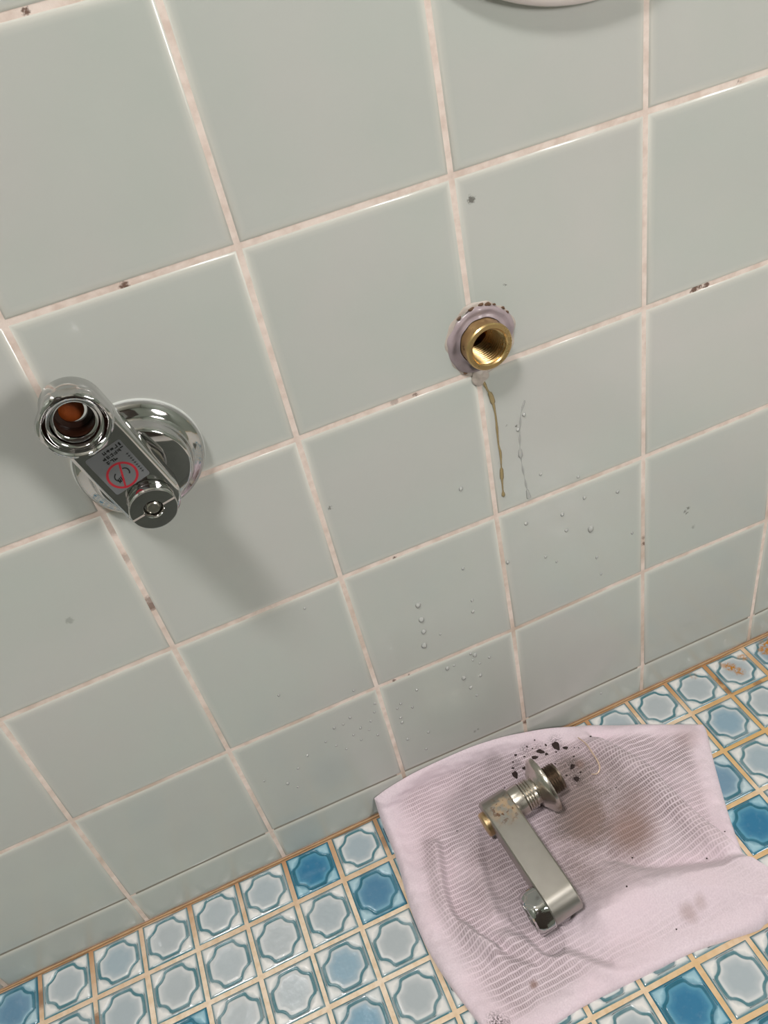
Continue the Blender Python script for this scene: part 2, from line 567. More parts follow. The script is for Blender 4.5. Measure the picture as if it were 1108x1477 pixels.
# joints as they were laid: corner points (mm) that stray from the 100 mm grid
STRAY = {(-1, 3): (-97, 231), (0, 3): (.2, 232.2), (1, 3): (100.2, 232.6), (2, 3): (199.4, 231.3), (3, 3): (300.4, 230.2),
         (-1, 4): (-100, 132.6), (0, 4): (.8, 133.2), (1, 4): (101.6, 132.2), (2, 4): (200.4, 130.3), (3, 4): (300.7, 131.2), (4, 4): (402.4, 129),
         (-2, 5): (-202, 37), (-1, 5): (-102, 36), (0, 5): (.9, 37), (1, 5): (101.6, 35), (2, 5): (199.6, 31.4), (3, 5): (301.2, 31.2), (4, 5): (400.2, 30),
         (0, 0): (-1, 529), (1, 0): (99, 529), (4, 1): (403, 430.4)}


def corner(i, j):
    """column line i, row line j (j grows downward, line 5 is the cut strip, line 6 the floor)"""
    if (i, j) in STRAY:
        return STRAY[(i, j)]
    if j == 6:
        x = STRAY.get((i, 5), (100.0 * i, 0))[0]
        return (x - (.8 if i == 3 else 0), 0.6)
    return (100.0 * i, 33.0 if j == 5 else 530.4 - 100.0 * j)


RIM = [(0.0, 6.4), (0.0, 1.9), (0.25, 1.15), (0.8, 0.55), (1.7, 0.2), (3.0, 0.03), (5.0, 0.0)]


def slab(cs, rim=RIM, hj=(1.45, 1.45, 1.45, 1.45)):
    """glazed tile: corners TL TR BR BL in mm (x, z); half joints left, top, right, bottom"""
    tl, tr, br, bl = cs
    l, t, r, b = hj
    q = [(tl[0] + l, tl[1] - t, 1, -1), (tr[0] - r, tr[1] - t, -1, -1), (br[0] - r, br[1] + b, -1, 1), (bl[0] + l, bl[1] + b, 1, 1)]
    V, F = [], []
    for (ins, y) in rim:
        for (x, z, sx, sz) in q:
            V.append(((x + sx * ins) * MM, y * MM, (z + sz * ins) * MM))
    n = len(rim)
    for i in range(n - 1):
        for k in range(4):
            k2 = (k + 1) % 4
            F.append((i * 4 + k, i * 4 + k2, i * 4 + 4 + k2, i * 4 + 4 + k))
    F.append((n * 4 - 4, n * 4 - 3, n * 4 - 2, n * 4 - 1))
    F.append((3, 2, 1, 0))
    return V, F


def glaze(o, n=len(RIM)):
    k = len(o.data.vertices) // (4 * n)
    a = o.data.attributes.new('pale_rim', 'FLOAT', 'POINT')
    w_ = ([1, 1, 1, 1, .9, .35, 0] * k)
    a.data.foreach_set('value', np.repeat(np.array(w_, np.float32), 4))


WT = {}
rest_v, rest_f = [], []
for i in range(-9, 10):
    for j in range(-16, 6):
        cs = [corner(i, j), corner(i + 1, j), corner(i + 1, j + 1), corner(i, j + 1)]
        if cs[0][0] < XL * 1000 - 1 or cs[1][0] > XR * 1000 + 1 or cs[0][1] > ZC * 1000:
            continue
        hj = (.75, 0.25 if j == 5 else .8, .75, 0.2 if j == 4 else (0.3 if j == 5 else .8))
        V, F = slab(cs, hj=hj)
        if -4 <= i <= 7 and j >= -5:
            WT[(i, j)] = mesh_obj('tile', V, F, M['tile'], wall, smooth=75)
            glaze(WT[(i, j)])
        else:
            b = len(rest_v)
            rest_v += V
            rest_f += [tuple(b + k for k in f) for f in F]
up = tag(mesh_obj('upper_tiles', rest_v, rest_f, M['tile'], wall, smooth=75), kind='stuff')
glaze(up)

HOLE = (0.2038, 0.0, 0.3478)     # where the brass fitting comes through
for o in (wall, grout, WT[(1, 1)], WT[(2, 1)]):
    drill(o, HOLE, OUT, 13.2, 90)

# ------------------------------------------------------------------ the mosaic floor
floor = box('floor', (XL, YF, -0.06), (XR, 0.05, -0.0045), M['panel'])
tag(floor, 'floor of small square blue and pale grey relief mosaic tiles', kind='structure')
box('grout', (XL, YF, -0.0046), (XR, 0.0066, -0.0007), M['mosaic_grout'], floor)
PX, PY, X0, Y0 = 35.708, 36.646, -179.45, 34.75


def plaque(t):
    """outline of the raised medallion: a square whose corners are bitten by arcs"""
    c, s = abs(math.cos(t)), abs(math.sin(t))
    if s > c:
        c, s = s, c
    sd = 0.785
    y = sd * s / c
    if y <= 0.38:
        return sd / c * (1 + 0.035 * (1 - (y / .38) ** 2))
    cx, R = 0.90, math.hypot(0.90 - sd, 0.90 - 0.38)
    b = cx * (c + s)
    return b - math.sqrt(max(0, b * b - (2 * cx * cx - R * R)))


def mosaic_mesh():
    n = 64
    hx, hy = 16.7, 17.15
    V, F, A = [(0, 0, -0.02 * MM)], [], [(0, 0, 1)]
    rings = [('p', .50, -.02, 0, 0, 1), ('p', .72, 0, 0, 0, .75), ('p', .86, .12, 0, .0, .15), ('p', .895, .0, .25, 0, 0), ('p', .93, -.15, 1, 0, 0), ('p', .99, -.28, 1, 0, 0),
             ('p', 1.04, -.14, 1, 0, 0), ('p', 1.085, .05, .35, .4, 0), ('m', .40, .34, 0, 1, 0), ('q', .865, .18, .18, .85, 0), ('q', .91, -.02, .55, 0, 0), ('q', .945, -.2, 1, 0, 0), ('q', 1.0, -1.0, 1, 0, 0), ('q', 1.0, -4.4, .5, 0, 0)]
    for (kind, f, z, ink, pad, cen) in rings:
        for k in range(n):
            t = 2 * PI * (k + .0) / n
            c, s = math.cos(t), math.sin(t)
            rp = plaque(t)
            rq = 1 / max(abs(c), abs(s))
            r = rp * f if kind == 'p' else (rq * f if kind == 'q' else rp * 1.085 + (rq * .90 - rp * 1.085) * f)
            # pads sit in the corners only; along the sides the glaze pools
            side = max(0.0, min(1.0, (abs(abs(c) - abs(s)) - .30) / .35))
            pd = pad * (1 - .75 * side)
            ik = min(1, ink + (.42 * side if kind == 'm' or f == .865 else 0))
            V.append((c * r * hx * MM, s * r * hy * MM, (z - (.2 * side if kind == 'm' else 0)) * MM))
            A.append((ik, pd, cen))
    for k in range(n):
        F.append((0, 1 + k, 1 + (k + 1) % n))
    for i in range(len(rings) - 1):
        for k in range(n):
            k2 = (k + 1) % n
            F.append((1 + i * n + k, 1 + (i + 1) * n + k, 1 + (i + 1) * n + k2, 1 + i * n + k2))
    me = bpy.data.meshes.new('mosaic_tile')
    me.from_pydata(V, [], F)
    me.materials.append(M['mosaic'])
    me.polygons.foreach_set('use_smooth', [True] * len(F))
    at = me.color_attributes.new('relief', 'FLOAT_COLOR', 'POINT')
    at.data.foreach_set('color', np.hstack([np.array(A), np.ones((len(A), 1))]).astype(np.float32).ravel())
    return me


MOS = mosaic_mesh()
# how blue the whole tile is, how blue its heart
HUE = {(-1, 0): (.75, 0), (5, 0): (1, 0), (1, 0): (.0, .25), (6, 0): (0, .2), (6, 1): (.85, .1), (2, 2): (1, 0), (5, 2): (.08, .55), (5, 3): (.15, .7),
       (14, 1): (.12, .5), (13, 2): (.55, .3), (14, 2): (0, .25), (13, 3): (1, 0), (10, 5): (1, 0), (11, 6): (.8, 0), (10, 6): (.8, 0), (14, 4): (.4, .2), (12, 4): (.5, .2),
       (7, 0): (.6, 0), (7, 1): (.3, 0), (16, 0): (.2, .35), (12, 0): (0, .1), (11, 0): (0, .2), (8, 4): (0, .1), (3, 4): (.2, .4), (17, 2): (.9, 0), (-3, 2): (.9, 0)}
tv, tf, ta = [], [], []
bv = np.array([v.co[:] for v in MOS.vertices])
bf = [tuple(p.vertices) for p in MOS.polygons]
rnd = random.Random(3)
for i in range(-21, 31):
    for j in range(0, 39):
        x = (X0 + (i + .5) * PX) * MM
        y = -(Y0 / 2 + .1) * MM if j == 0 else -(Y0 + (j - .5) * PY) * MM
        if not (XL + .018 < x < XR - .018 and y > YF + .018):
            continue
        if -5 <= i <= 20 and j <= 10:
            o = bpy.data.objects.new('tile', MOS)
            COL.objects.link(o)
            o.parent = floor
            o.location = (x + rnd.uniform(-.25, .25) * MM, y + rnd.uniform(-.25, .25) * MM, rnd.uniform(-.12, .12) * MM)
            o.rotation_euler = (rnd.uniform(-.006, .006), rnd.uniform(-.006, .006), rnd.uniform(-.008, .008))
            sx = (Y0 - 3.2) / (PY - 3.2) if j == 0 else 1
            o.scale = (1, sx * .99 if j == 0 else 1, 1)
            hue = HUE.get((i, j))
            if hue is None:
                hue = (0.0, rnd.choice((0, 0, .05, .1)))
                if not (-1 <= i <= 16 and j <= 6) and rnd.random() < .16:
                    hue = (rnd.uniform(.7, 1), 0)
            o.color = (hue[0], hue[1], 0, 1)
        else:
            tv.append((x, y))
# the floor beyond, one joined mesh of plain relief tiles
qv, qf = [], []
rimq = [(0, -4.4), (0, -1), (.6, -.2), (1.5, 0)]
for (x, y) in tv:
    b = len(qv)
    for (ins, z) in rimq:
        for sx, sy in ((-1, -1), (1, -1), (1, 1), (-1, 1)):
            qv.append((x + sx * (16.15 - ins) * MM, y + sy * (16.65 - ins) * MM, z * MM))
    for a in range(3):
        for k in range(4):
            k2 = (k + 1) % 4
            qf.append((b + a * 4 + k, b + a * 4 + k2, b + a * 4 + 4 + k2, b + a * 4 + 4 + k))
    qf.append((b + 12, b + 13, b + 14, b + 15))
far = mesh_obj('outer_tiles', qv, qf, M['mosaic'], floor)
far.color = (0, .1, 0, 1)
tag(far, kind='stuff')

# stained bead of caulk in the corner between wall and floor
pts = spline([(x, 0, 0) for x in np.linspace(XL + .005, XR - .005, 60)], 240)
rr = random.Random(5)
prof_r = [(.8 + .5 * rr.random()) * MM for _ in pts]
V, F = tube([(p[0], -0.0003, 0.0002) for p in pts], prof_r, 8)
tag(mesh_obj('trim_1', V, F, M['caulk'], smooth=60), 'rust-stained bead of caulk between the green wall and the mosaic floor', kind='structure')

# ------------------------------------------------------------------ the rest of the bathroom
tag(box('wall_left', (XL - .05, YF, -.02), (XL, .05, ZC), M['panel']), kind='structure')
tag(box('wall_right', (XR, YF, -.02), (XR + .05, .05, ZC), M['panel']), kind='structure')
tag(box('wall_front', (XL, YF - .05, -.02), (XR, YF, ZC), M['panel']), kind='structure')
tag(box('ceiling', (XL, YF, ZC), (XR, .05, ZC + .05), M['ceiling']), kind='structure')
tag(box('added_door_1', (-.55, YF + .001, 0.0), (.35, YF + .02, 1.95), M['added_door']), kind='structure')  # unseen door, added dark so the chrome has something dark to mirror

# ------------------------------------------------------------------ chrome stop valve on the wall
VX, VZ = 26.7, 351.7
valve = tag(empty('stop_valve', (VX * MM, 0, VZ * MM), OUT),
            'shiny chrome cranked stop valve with round wall flange, mounted on the green tiles', 'valve')
V, F = lathe([(29.4, -0.6), (30.3, -0.2), (30.4, .5), (29.8, .9), (28.6, .8)], 96)
mesh_obj('gasket', V, F, M['white_rubber'], valve, smooth=40)
V, F = lathe([(29.4, .6), (29.9, 1.2), (29.7, 2.6), (28.9, 4.0), (27.2, 5.2), (25.2, 6.0), (24.2, 6.5), (23.5, 7.4), (23.0, 8.8), (22.7, 11.2), (22.2, 12.8), (21.4, 13.7), (20.6, 14.0), (11, 14.1)], 96)
mesh_obj('flange', V, F, M['chrome'], valve, smooth=50)
pr = [(10.2, 13.5)]
a = 14.2
while a < 24.5:
    pr += [(10.2, a), (9.3, a + .7)]
    a += 1.5
pr += [(9.8, 25.2)]
V, F = lathe(pr, 48)
mesh_obj('nipple', V, F, M['chrome_dull'], valve, smooth=25)
SX, SZ = 13.3, 400.0
dx, dz = SX - VX, SZ - VZ
LB = math.hypot(dx, dz)
ang = math.atan2(dz, dx) - PI / 2
V, F = stadium(LB, 12.9, [(2.0, 24.6), (.6, 25.2), (0, 26.6), (0, 37.0), (.35, 38.2), (1.3, 38.9), (2.4, 39.0)])
bar = mesh_obj('crank_bar', V, F, M['chrome'], valve, smooth=35)
bar.rotation_euler = (0, 0, ang)
# slotted screw that shuts the water off
V, F = lathe([(10.2, 38.6), (10.2, 40.0), (9.6, 40.3), (9.6, 40.9), (10.4, 41.2), (10.4, 44.2), (9.9, 44.9), (9.4, 45.0), (4.4, 45.0), (3.7, 44.0), (3.4, 42.2), (0.3, 41.8)], 64)
screw = mesh_obj('shutoff_screw', V, F, M['chrome'], valve, smooth=35)
for s in (-1, 1):
    V = [(s * x * MM, y * MM, z * MM) for x in (4.5, 10.0) for y in (-.42, .42) for z in (44.8, 45.06)]
    sl = mesh_obj('slot', V, [(0, 1, 3, 2), (4, 6, 7, 5), (0, 4, 5, 1), (2, 3, 7, 6), (0, 2, 6, 4), (1, 5, 7, 3)], M['slot'], screw)
    sl.rotation_euler = (0, 0, .08)
screw.rotation_euler = (0, 0, .12)
V, F = lathe([(2.9, 42.0), (2.9, 43.6), (2.3, 44.0), (.4, 44.1)], 32)
mesh_obj('screw_core', V, F, M['chrome_dull'], screw, smooth=30)
# hexagonal outlet
V, F = lathe([(12.6, 30), (12.9, 38.4), (14.6, 38.9), (15.0, 39.6), (15.0, 43.0), (14.2, 44.6), (13.4, 45.2), (12.9, 45.3), (12.5, 45.0), (11.7, 43.2), (10.9, 41.6), (10.5, 41.2), (9.6, 41.0), (9.4, 40.4), (8.9, 39.7),
              (8.2, 39.6), (7.8, 39.3), (7.6, 38.6)], 96, hexr=13.75, closed=False)
nut = mesh_obj('outlet_nut', V, F, M['chrome'], valve, smooth=35)
nut.location = (dx * MM, dz * MM, 0)
nut.rotation_euler = (0, 0, .35)
drill(bar, (SX * MM, -.034, SZ * MM), OUT, 8.2, 20.0)
V, F = lathe([(7.75, 38.9), (7.6, 38.2), (7.5, 31), (5.6, 30.6), (5.4, 29.4)], 48, closed=False)
tag(mesh_obj('outlet_bore', V, F, M['bore'], nut, smooth=40), 'dark bore of the outlet')
V, F = lathe([(5.4, 29.6), (4.2, 30.6), (2.0, 31.0), (.3, 30.8)], 48)
sc = mesh_obj('rusty_plug', V, F, M['rust'], nut, smooth=40)
sc.location = (-.8 * MM, .6 * MM, 0)
tag(sc, 'orange-brown rust inside the open outlet')
# clear warning label on the bar
lab = empty('warning_label', (0, 0, 0))
lab.parent = valve
lab.rotation_euler = (0, 0, ang)


def plate(name, x0, y0, x1, y1, z0, z1, mat, parent, n=4, r=1.0):
    V, F = [], []
    P = []
    for cx, cy, a0 in ((x1 - r, y1 - r, 0), (x0 + r, y1 - r, PI / 2), (x0 + r, y0 + r, PI), (x1 - r, y0 + r, 1.5 * PI)):
        for k in range(n + 1):
            t = a0 + PI / 2 * k / n
            P.append((cx + r * math.cos(t), cy + r * math.sin(t)))
    m = len(P)
    V = [(x * MM, y * MM, z0 * MM) for x, y in P] + [(x * MM, y * MM, z1 * MM) for x, y in P]
    F = [tuple(range(m))[::-1], tuple(range(m, 2 * m))] + [(k, (k + 1) % m, m + (k + 1) % m, m + k) for k in range(m)]
    return mesh_obj(name, V, F, mat, parent)


plate('label_film', -8.8, 12.0, 8.0, 33.0, 39.0, 39.12, M['sticker'], lab)


def ring_mesh(cx, cy, ro, ri, z, n=40):
    V = []
    for k in range(n):
        t = 2 * PI * k / n
        V += [((cx + ro * math.cos(t)) * MM, (cy + ro * math.sin(t)) * MM, z * MM), ((cx + ri * math.cos(t)) * MM, (cy + ri * math.sin(t)) * MM, z * MM)]
    return V, [(2 * k, 2 * ((k + 1) % n), 2 * ((k + 1) % n) + 1, 2 * k + 1) for k in range(n)]


CXL, CYL = -1.2, 18.6
V, F = ring_mesh(CXL, CYL, 6.5, 5.5, 39.16)
# the bar of the prohibition sign
b = len(V)
d = Vector((math.cos(1.15), math.sin(1.15)))
nrm = Vector((-d.y, d.x))
for s, e in ((-5.8, -.4), (-5.8, .4), (5.8, .4), (5.8, -.4)):
    q = d * s + nrm * e
    V.append(((CXL + q.x) * MM, (CYL + q.y) * MM, 39.165 * MM))
F.append((b, b + 1, b + 2, b + 3))
mesh_obj('prohibition_mark', V, F, M['red'], lab)
V, F = [], []


def stroke(x0, y0, x1, y1, wd, z=39.15):
    a, c = Vector((x0, y0)), Vector((x1, y1))
    d = (c - a).normalized()
    nn = Vector((-d.y, d.x)) * wd / 2
    b = len(V)
    for q in (a + nn, a - nn, c - nn, c + nn):
        V.append((q.x * MM, q.y * MM, z * MM))
    F.append((b, b + 1, b + 2, b + 3))


# the illegible small characters: three lines at the top, one down the side, and a hand and knob inside the ring
rs = random.Random(11)
for line, (yy, xa, xb) in enumerate(((31.2, -1.0, 7.2), (28.9, -1.6, 7.2), (26.6, -1.8, 2.2))):
    x = xb
    while x > xa:
        for _ in range(3):
            a0, b0 = rs.uniform(0, 1.3), rs.uniform(-.75, .75)
            if rs.random() < .5:
                stroke(x - 1.4, yy + b0, x, yy + b0, .42)
            else:
                stroke(x - a0, yy - .8, x - a0, yy + .8, .42)
        x -= 1.75
y = 26.0
while y > 15.5:
    stroke(6.4, y, 6.4, y - .9, .3)
    stroke(5.8, y - .4, 7.1, y - .4, .26)
    y -= 1.3
mesh_obj('label_text', V, F, M['black'], lab)
V, F = [], []
for k in range(7):
    t = 2.1 + k * .28
    stroke(CXL + 3.4 * math.cos(t), CYL + 2.6 * math.sin(t), CXL + 3.4 * math.cos(t + .28), CYL + 2.6 * math.sin(t + .28), .55)
for k in range(4):
    stroke(CXL - 2.9 + k * .75, CYL - 2.6 + k * .15, CXL - 2.6 + k * .75, CYL - .4 + k * .2, .5)
for k in range(7):
    t = -1.1 + k * .4
    stroke(CXL + 2.0 + 1.5 * math.cos(t), CYL + .6 + 1.9 * math.sin(t), CXL + 2.0 + 1.5 * math.cos(t + .4), CYL + .6 + 1.9 * math.sin(t + .4), .6)
mesh_obj('label_picture', V, F, M['black'], lab)

# ------------------------------------------------------------------ brass socket in the wall
brass = tag(empty('brass_socket', HOLE, OUT), 'bare brass threaded pipe socket sealed into the green tiles, water trickling from it', 'pipe fitting')
pr = [(12.4, -30), (12.4, 1.2), (12.1, 2.0), (12.1, 6.6), (12.5, 7.2), (12.5, 9.8), (11.9, 10.5), (9.9, 10.5), (9.3, 9.8)]
a = 9.2
while a > -9:
    pr += [(9.7, a), (9.6, a - .5), (8.5, a - .95), (8.6, a - 1.3)]
    a -= 1.8
pr += [(8.4, -12), (8.4, -16), (5.6, -17), (5.6, -29)]
V, F = lathe(pr, 72, closed=False)
mesh_obj('socket', V, F, M['brass'], brass, smooth=25)
V, F = lathe([(8.6, -28.5), (8.6, -29.5)], 32)
mesh_obj('back_wall', V, F, M['grime'], brass)
# baffle seen inside the bore
V = [(x * MM, y * MM, z * MM) for x in (-1.0, 8.3) for y in (-1.5, 8.0) for z in (-15.5, -10.5)]
bf_ = mesh_obj('inner_seat', V, [(0, 1, 3, 2), (4, 6, 7, 5), (0, 4, 5, 1), (2, 3, 7, 6), (0, 2, 6, 4), (1, 5, 7, 3)], M['brass'], brass)


def wobble(t, r, a):
    f = max(0.0, min(1.0, (r - 13) / 5))
    return (f * (.55 * math.sin(2 * t + 1) + .3 * math.sin(5 * t) + .2 * math.sin(11 * t + 2)), .35 * f * math.sin(5 * t + .6) + .25 * math.sin(9 * t))


V, F = lathe([(18.6, -.4), (18.0, .6), (17.0, 1.5), (15.8, 1.5), (14.6, .9), (13.4, 1.2), (12.45, 1.9), (12.35, .5)], 96, closed=False, wob=wobble)
tag(mesh_obj('sealant_ring', V, F, M['putty'], brass, smooth=60), 'mauve-grey ring of old sealant')
V, F = lathe([(20.2, -.3), (19.7, .05), (19.1, .25), (18.4, .4), (17.4, .4), (17.2, -.3)], 96, closed=False, wob=lambda t, r, a: (.6 * math.sin(2 * t + 4) + .35 * math.sin(3 * t + 1) + .3 * math.sin(5 * t + 2 * math.sin(2 * t)) + .08 * math.sin(23 * t + 3 * math.sin(t)), .18 * math.sin(11 * t) + .15 * math.sin(5 * t)))
tag(mesh_obj('sealant_smear', V, F, M['putty_pale'], brass, smooth=60), 'pale smeared outer edge of the sealant')


def blob(n1, n2, rx, ry, rz, amp, seed):
    rs = random.Random(seed)
    ph = [rs.uniform(0, 6.28) for _ in range(6)]
    V, F = [], []
    for i in range(n1 + 1):
        th = PI * i / n1
        for k in range(n2):
            t = 2 * PI * k / n2
            d = 1 + amp * (math.sin(3 * t + ph[0]) * math.sin(th) + .6 * math.sin(5 * t + ph[1] + 2 * th) * math.sin(th) + .5 * math.sin(4 * th + ph[2]) * math.sin(th))
            V.append((rx * d * math.sin(th) * math.cos(t) * MM, ry * d * math.sin(th) * math.sin(t) * MM, rz * d * math.cos(th) * MM))
    for i in range(n1):
        for k in range(n2):
            k2 = (k + 1) % n2
            F.append((i * n2 + k, i * n2 + k2, (i + 1) * n2 + k2, (i + 1) * n2 + k))
    return V, F


V, F = blob(20, 36, 4.6, 4.8, 1.9, .10, 4)
o = mesh_obj('sealant_drip', V, F, M['putty_pale'], brass, smooth=80)
o.location = (-3.4 * MM, -20.5 * MM, .3 * MM)
tag(o, 'pinkish sealant lump hanging below the socket')

for k, (an, rr_, sz) in enumerate([(1.75, 18.4, 1.3), (1.45, 18.8, 1.1), (1.25, 18.6, 1.5), (2.15, 18.6, 1.0), (.75, 18.9, .9), (.55, 18.7, .8), (-2.2, 18.9, .9), (1.05, 18.8, .7)]):
    V, F = blob(7, 12, sz * 1.3, sz * .7, .45, .15, 50 + k)
    o = mesh_obj('sealant_crumb', V, F, M['crumb'], brass, smooth=80)
    o.location = (rr_ * math.cos(an) * MM, rr_ * math.sin(an) * MM, .55 * MM)
    o.rotation_euler = (0, 0, an + PI / 2)

# ------------------------------------------------------------------ water on the wall
P = spline([(201.2, 327.5), (202.6, 322.5), (203.8, 317.9), (205.6, 312.4), (206.6, 300.0), (206.2, 281.6), (206.7, 274.2), (205.7, 257.3), (205.2, 243.6)], 60)
rs = random.Random(2)
rad = [(0.55 + .25 * math.sin(i * .55) * rs.random() + (.8 if 8 < i < 14 else 0) + (.5 if 44 < i < 50 or i > 56 else 0)) * MM for i in range(60)]
rad[-1] = .2 * MM
V, F = tube([(p[0] * MM, -0.0002, p[1] * MM) for p in P], rad, 10, .7)
tag(mesh_obj('water_trickle', V, F, M['rust_water'], smooth=70), 'rust-tinted trickle of water running down the tile just below the brass socket', 'water')
P = spline([(224.7, 302.9), (221.3, 293.9), (219.1, 276.0), (218.9, 263.9), (220.3, 245.4), (221.3, 235.5)], 50)
rad = [(.35 + .25 * math.sin(i * .8) + (.8 if 22 < i < 27 else 0) + (.9 if i > 44 else 0)) * MM for i in range(50)]
V, F = tube([(p[0] * MM, -0.0001, p[1] * MM) for p in P], rad, 10, .5)
tag(mesh_obj('water_trickle', V, F, M['water'], smooth=70), 'clear faint trickle of water on the tile, right of the rust-tinted one', 'water')


def drop_mesh(seed):
    V, F = blob(8, 12, 1.0, 1.15, .62, .06, seed)
    return mesh_obj('water_droplet', V, F, M['water'], smooth=80)


protos = [drop_mesh(s) for s in range(4)]
free = list(protos)
DROPS = {'line': [(140.5, 188.1, 1.8), (140.5, 175.0, 1.9), (140.1, 164.2, 1.7), (138.4, 152.0, 1.9)],
         'right': [(281.5, 212.1, 1.2), (261.5, 190.8, 2.0), (242.3, 212.3, 1.3), (244.4, 198.1, 1.2), (258.1, 218.1, 1.2), (265.1, 164.0, 1.0), (236.0, 175.4, .9), (228.5, 183.5, 1.1), (267.8, 147.2, .9), (291.9, 172.0, .9)],
         'under': [(175.3, 173.1, 1.0), (174.5, 163.3, 1.1), (150.0, 122.0, 1.5), (159.9, 105.6, 1.5), (126.4, 114.4, 1.1), (163.4, 92.9, 1.2), (171.9, 101.1, 1.3), (170.6, 123.0, 1.5), (180.5, 114.8, 1.0),
                   (113.5, 107.9, 1.0), (110.3, 104.7, .9), (120.6, 99.5, .9), (110.9, 94.4, 1.1), (110.9, 88.9, 1.1), (111.4, 69.4, 1.2), (122.4, 49.9, 1.1), (126.9, 66.8, 1.1), (166.8, 82.3, 1.0), (150.3, 155.7, .8), (155.0, 121.8, .8),
                   (168, 126, 1.0), (168.5, 119, .9), (173, 113, .8)],
         'left': [(25.1, 79.3, 1.2), (35.3, 89.7, 1.0), (66.8, 112.9, 1.0), (73.1, 112.4, .9), (77.2, 98.0, .9), (58.5, 103.2, .8), (83.0, 101.8, 1.0), (91.0, 104.0, .9), (78.8, 116.0, 1.0), (92.6, 87.3, 1.0), (69.7, 87.4, .9), (43.9, 97.9, 1.0),
                  (86.6, 139.3, .9), (97.1, 118.7, .8), (88, 96, .7), (64, 95, .8), (95, 111, .8), (81, 90, .9), (30, 71, .7), (12, 92, .8), (42.4, 163, .9), (75, 222, .8)],
         'upper': [(223.4, 293.9, 1.2), (218.8, 285.7, 1.1), (217.7, 216.9, 1.3), (202.6, 192.3, 1.2), (254.6, 236.0, 1.0), (230.2, 249.2, 1.0), (180.2, 261.5, 1.3), (173.1, 202.3, 1.0), (264.2, 21.6, .9)]}
LBL = {'line': (None, 'file of four droplets'),
       'right': ('clear droplet on the green tile two rows below and right of the brass socket', 'droplets right of the trickle'),
       'under': ('small clear droplet on the tiles directly above the left part of the towel', 'droplets above the towel'),
       'left': ('tiny clear droplet on the lowest full tiles left of the towel', 'droplets left of the towel'),
       'upper': ('clear droplet stuck to the tiles beside the water trickles', 'droplets beside the trickles')}
rs = random.Random(9)
for key, L in DROPS.items():
    for (x, z, r) in L:
        if free:
            o = free.pop()
        else:
            o = rs.choice(protos).copy()
            COL.objects.link(o)
        o.location = (x * MM, -0.0000, z * MM)
        o.rotation_euler = OUT
        o.scale = (r, r * rs.uniform(1, 1.2), r)
        lb = LBL[key][0]
        if key == 'line':
            lb = {188.1: 'topmost', 175.0: 'second', 164.2: 'third', 152.0: 'lowest'}[z] + ' droplet of the vertical file of four on the tiles left of the trickles'
        elif key == 'right' and (x, z) == (261.5, 190.8):
            lb = 'largest clear droplet on the tile two rows below and right of the brass socket'
        elif key == 'right' and (x, z) == (281.5, 212.1):
            lb = 'rightmost droplet just under the joint, on the tile below and right of the trickles'
        tag(o, lb, 'water drop', LBL[key][1])

# ------------------------------------------------------------------ white tray at the top of the wall
fix = tag(empty('round_fixture', (.2755, 0, .5925), OUT), 'white round-edged wall fixture at the very top, mostly cut off by the frame', 'fixture')
V, F = lathe([(100, -.5), (106.5, 0), (108.8, 1.2), (110, 2.6), (110.2, 3.8), (109.7, 5.0), (108.2, 6.0), (105, 6.4), (101, 6.0), (98.5, 5.0), (96, 4.4), (60, 4.2), (.5, 4.2)], 160)
mesh_obj('rim_plate', V, F, M['ceramic'], fix, smooth=50)

# ------------------------------------------------------------------ towel
top = spline([(75.9, 10.8), (85.4, 14.1), (96.3, 16.6), (110.4, 18.6), (132.7, 19.0), (155.0, 17.9), (177.3, 13.6), (196.5, 8.0), (215.5, 2.3), (233.8, -4.4), (251.6, -11.0), (279.8, -24.4), (304.2, -37.6), (321.0, -47.6)], 241)
rgt = spline([(321, -47.6), (319, -54), (306, -80), (291, -113), (281, -140), (280, -150), (284, -158), (296, -167), (304, -174), (305, -184)], 221)
bot = spline([(87, -181), (100, -178), (125, -175), (149, -174), (181, -175), (215, -176), (237, -179), (257, -182), (266, -181), (290, -184), (305, -184)], 241)
lft = spline([(75.9, 10.8), (74.5, -12), (74, -38), (70.5, -65), (69, -87), (70, -108), (73, -127), (80, -155), (84, -172), (87, -181)], 221)
nu, nv = 241, 221
u = np.linspace(0, 1, nu)[:, None, None]
v = np.linspace(0, 1, nv)[None, :, None]
P = ((1 - v) * top[:, None, :] + v * bot[:, None, :] + (1 - u) * lft[None, :, :] + u * rgt[None, :, :]
     - ((1 - u) * (1 - v) * top[0] + u * (1 - v) * top[-1] + (1 - u) * v * bot[0] + u * v * bot[-1]))
X, Y = P[..., 0], P[..., 1]


def pdist(poly, side=False):
    """distance of every cloth point to a polyline; with side, signed (left of its direction positive)"""
    pl = spline(poly, 40)
    best = np.full(X.shape, 1e9)
    sg = np.zeros(X.shape)
    for k in range(len(pl) - 1):
        a, b = pl[k], pl[k + 1]
        d = b - a
        t = np.clip(((X - a[0]) * d[0] + (Y - a[1]) * d[1]) / (d @ d), 0, 1)
        ex, ey = X - a[0] - t * d[0], Y - a[1] - t * d[1]
        q = np.hypot(ex, ey)
        cr = d[0] * (Y - a[1]) - d[1] * (X - a[0])
        m = q < best
        best = np.where(m, q, best)
        sg = np.where(m, np.sign(cr), sg)
    return best * sg if side else best


G = lambda d, s: np.exp(-(d / s) ** 2)
SS = lambda t: np.clip(t, 0, 1) ** 2 * (3 - 2 * np.clip(t, 0, 1))
h = np.full(X.shape, 3.4)
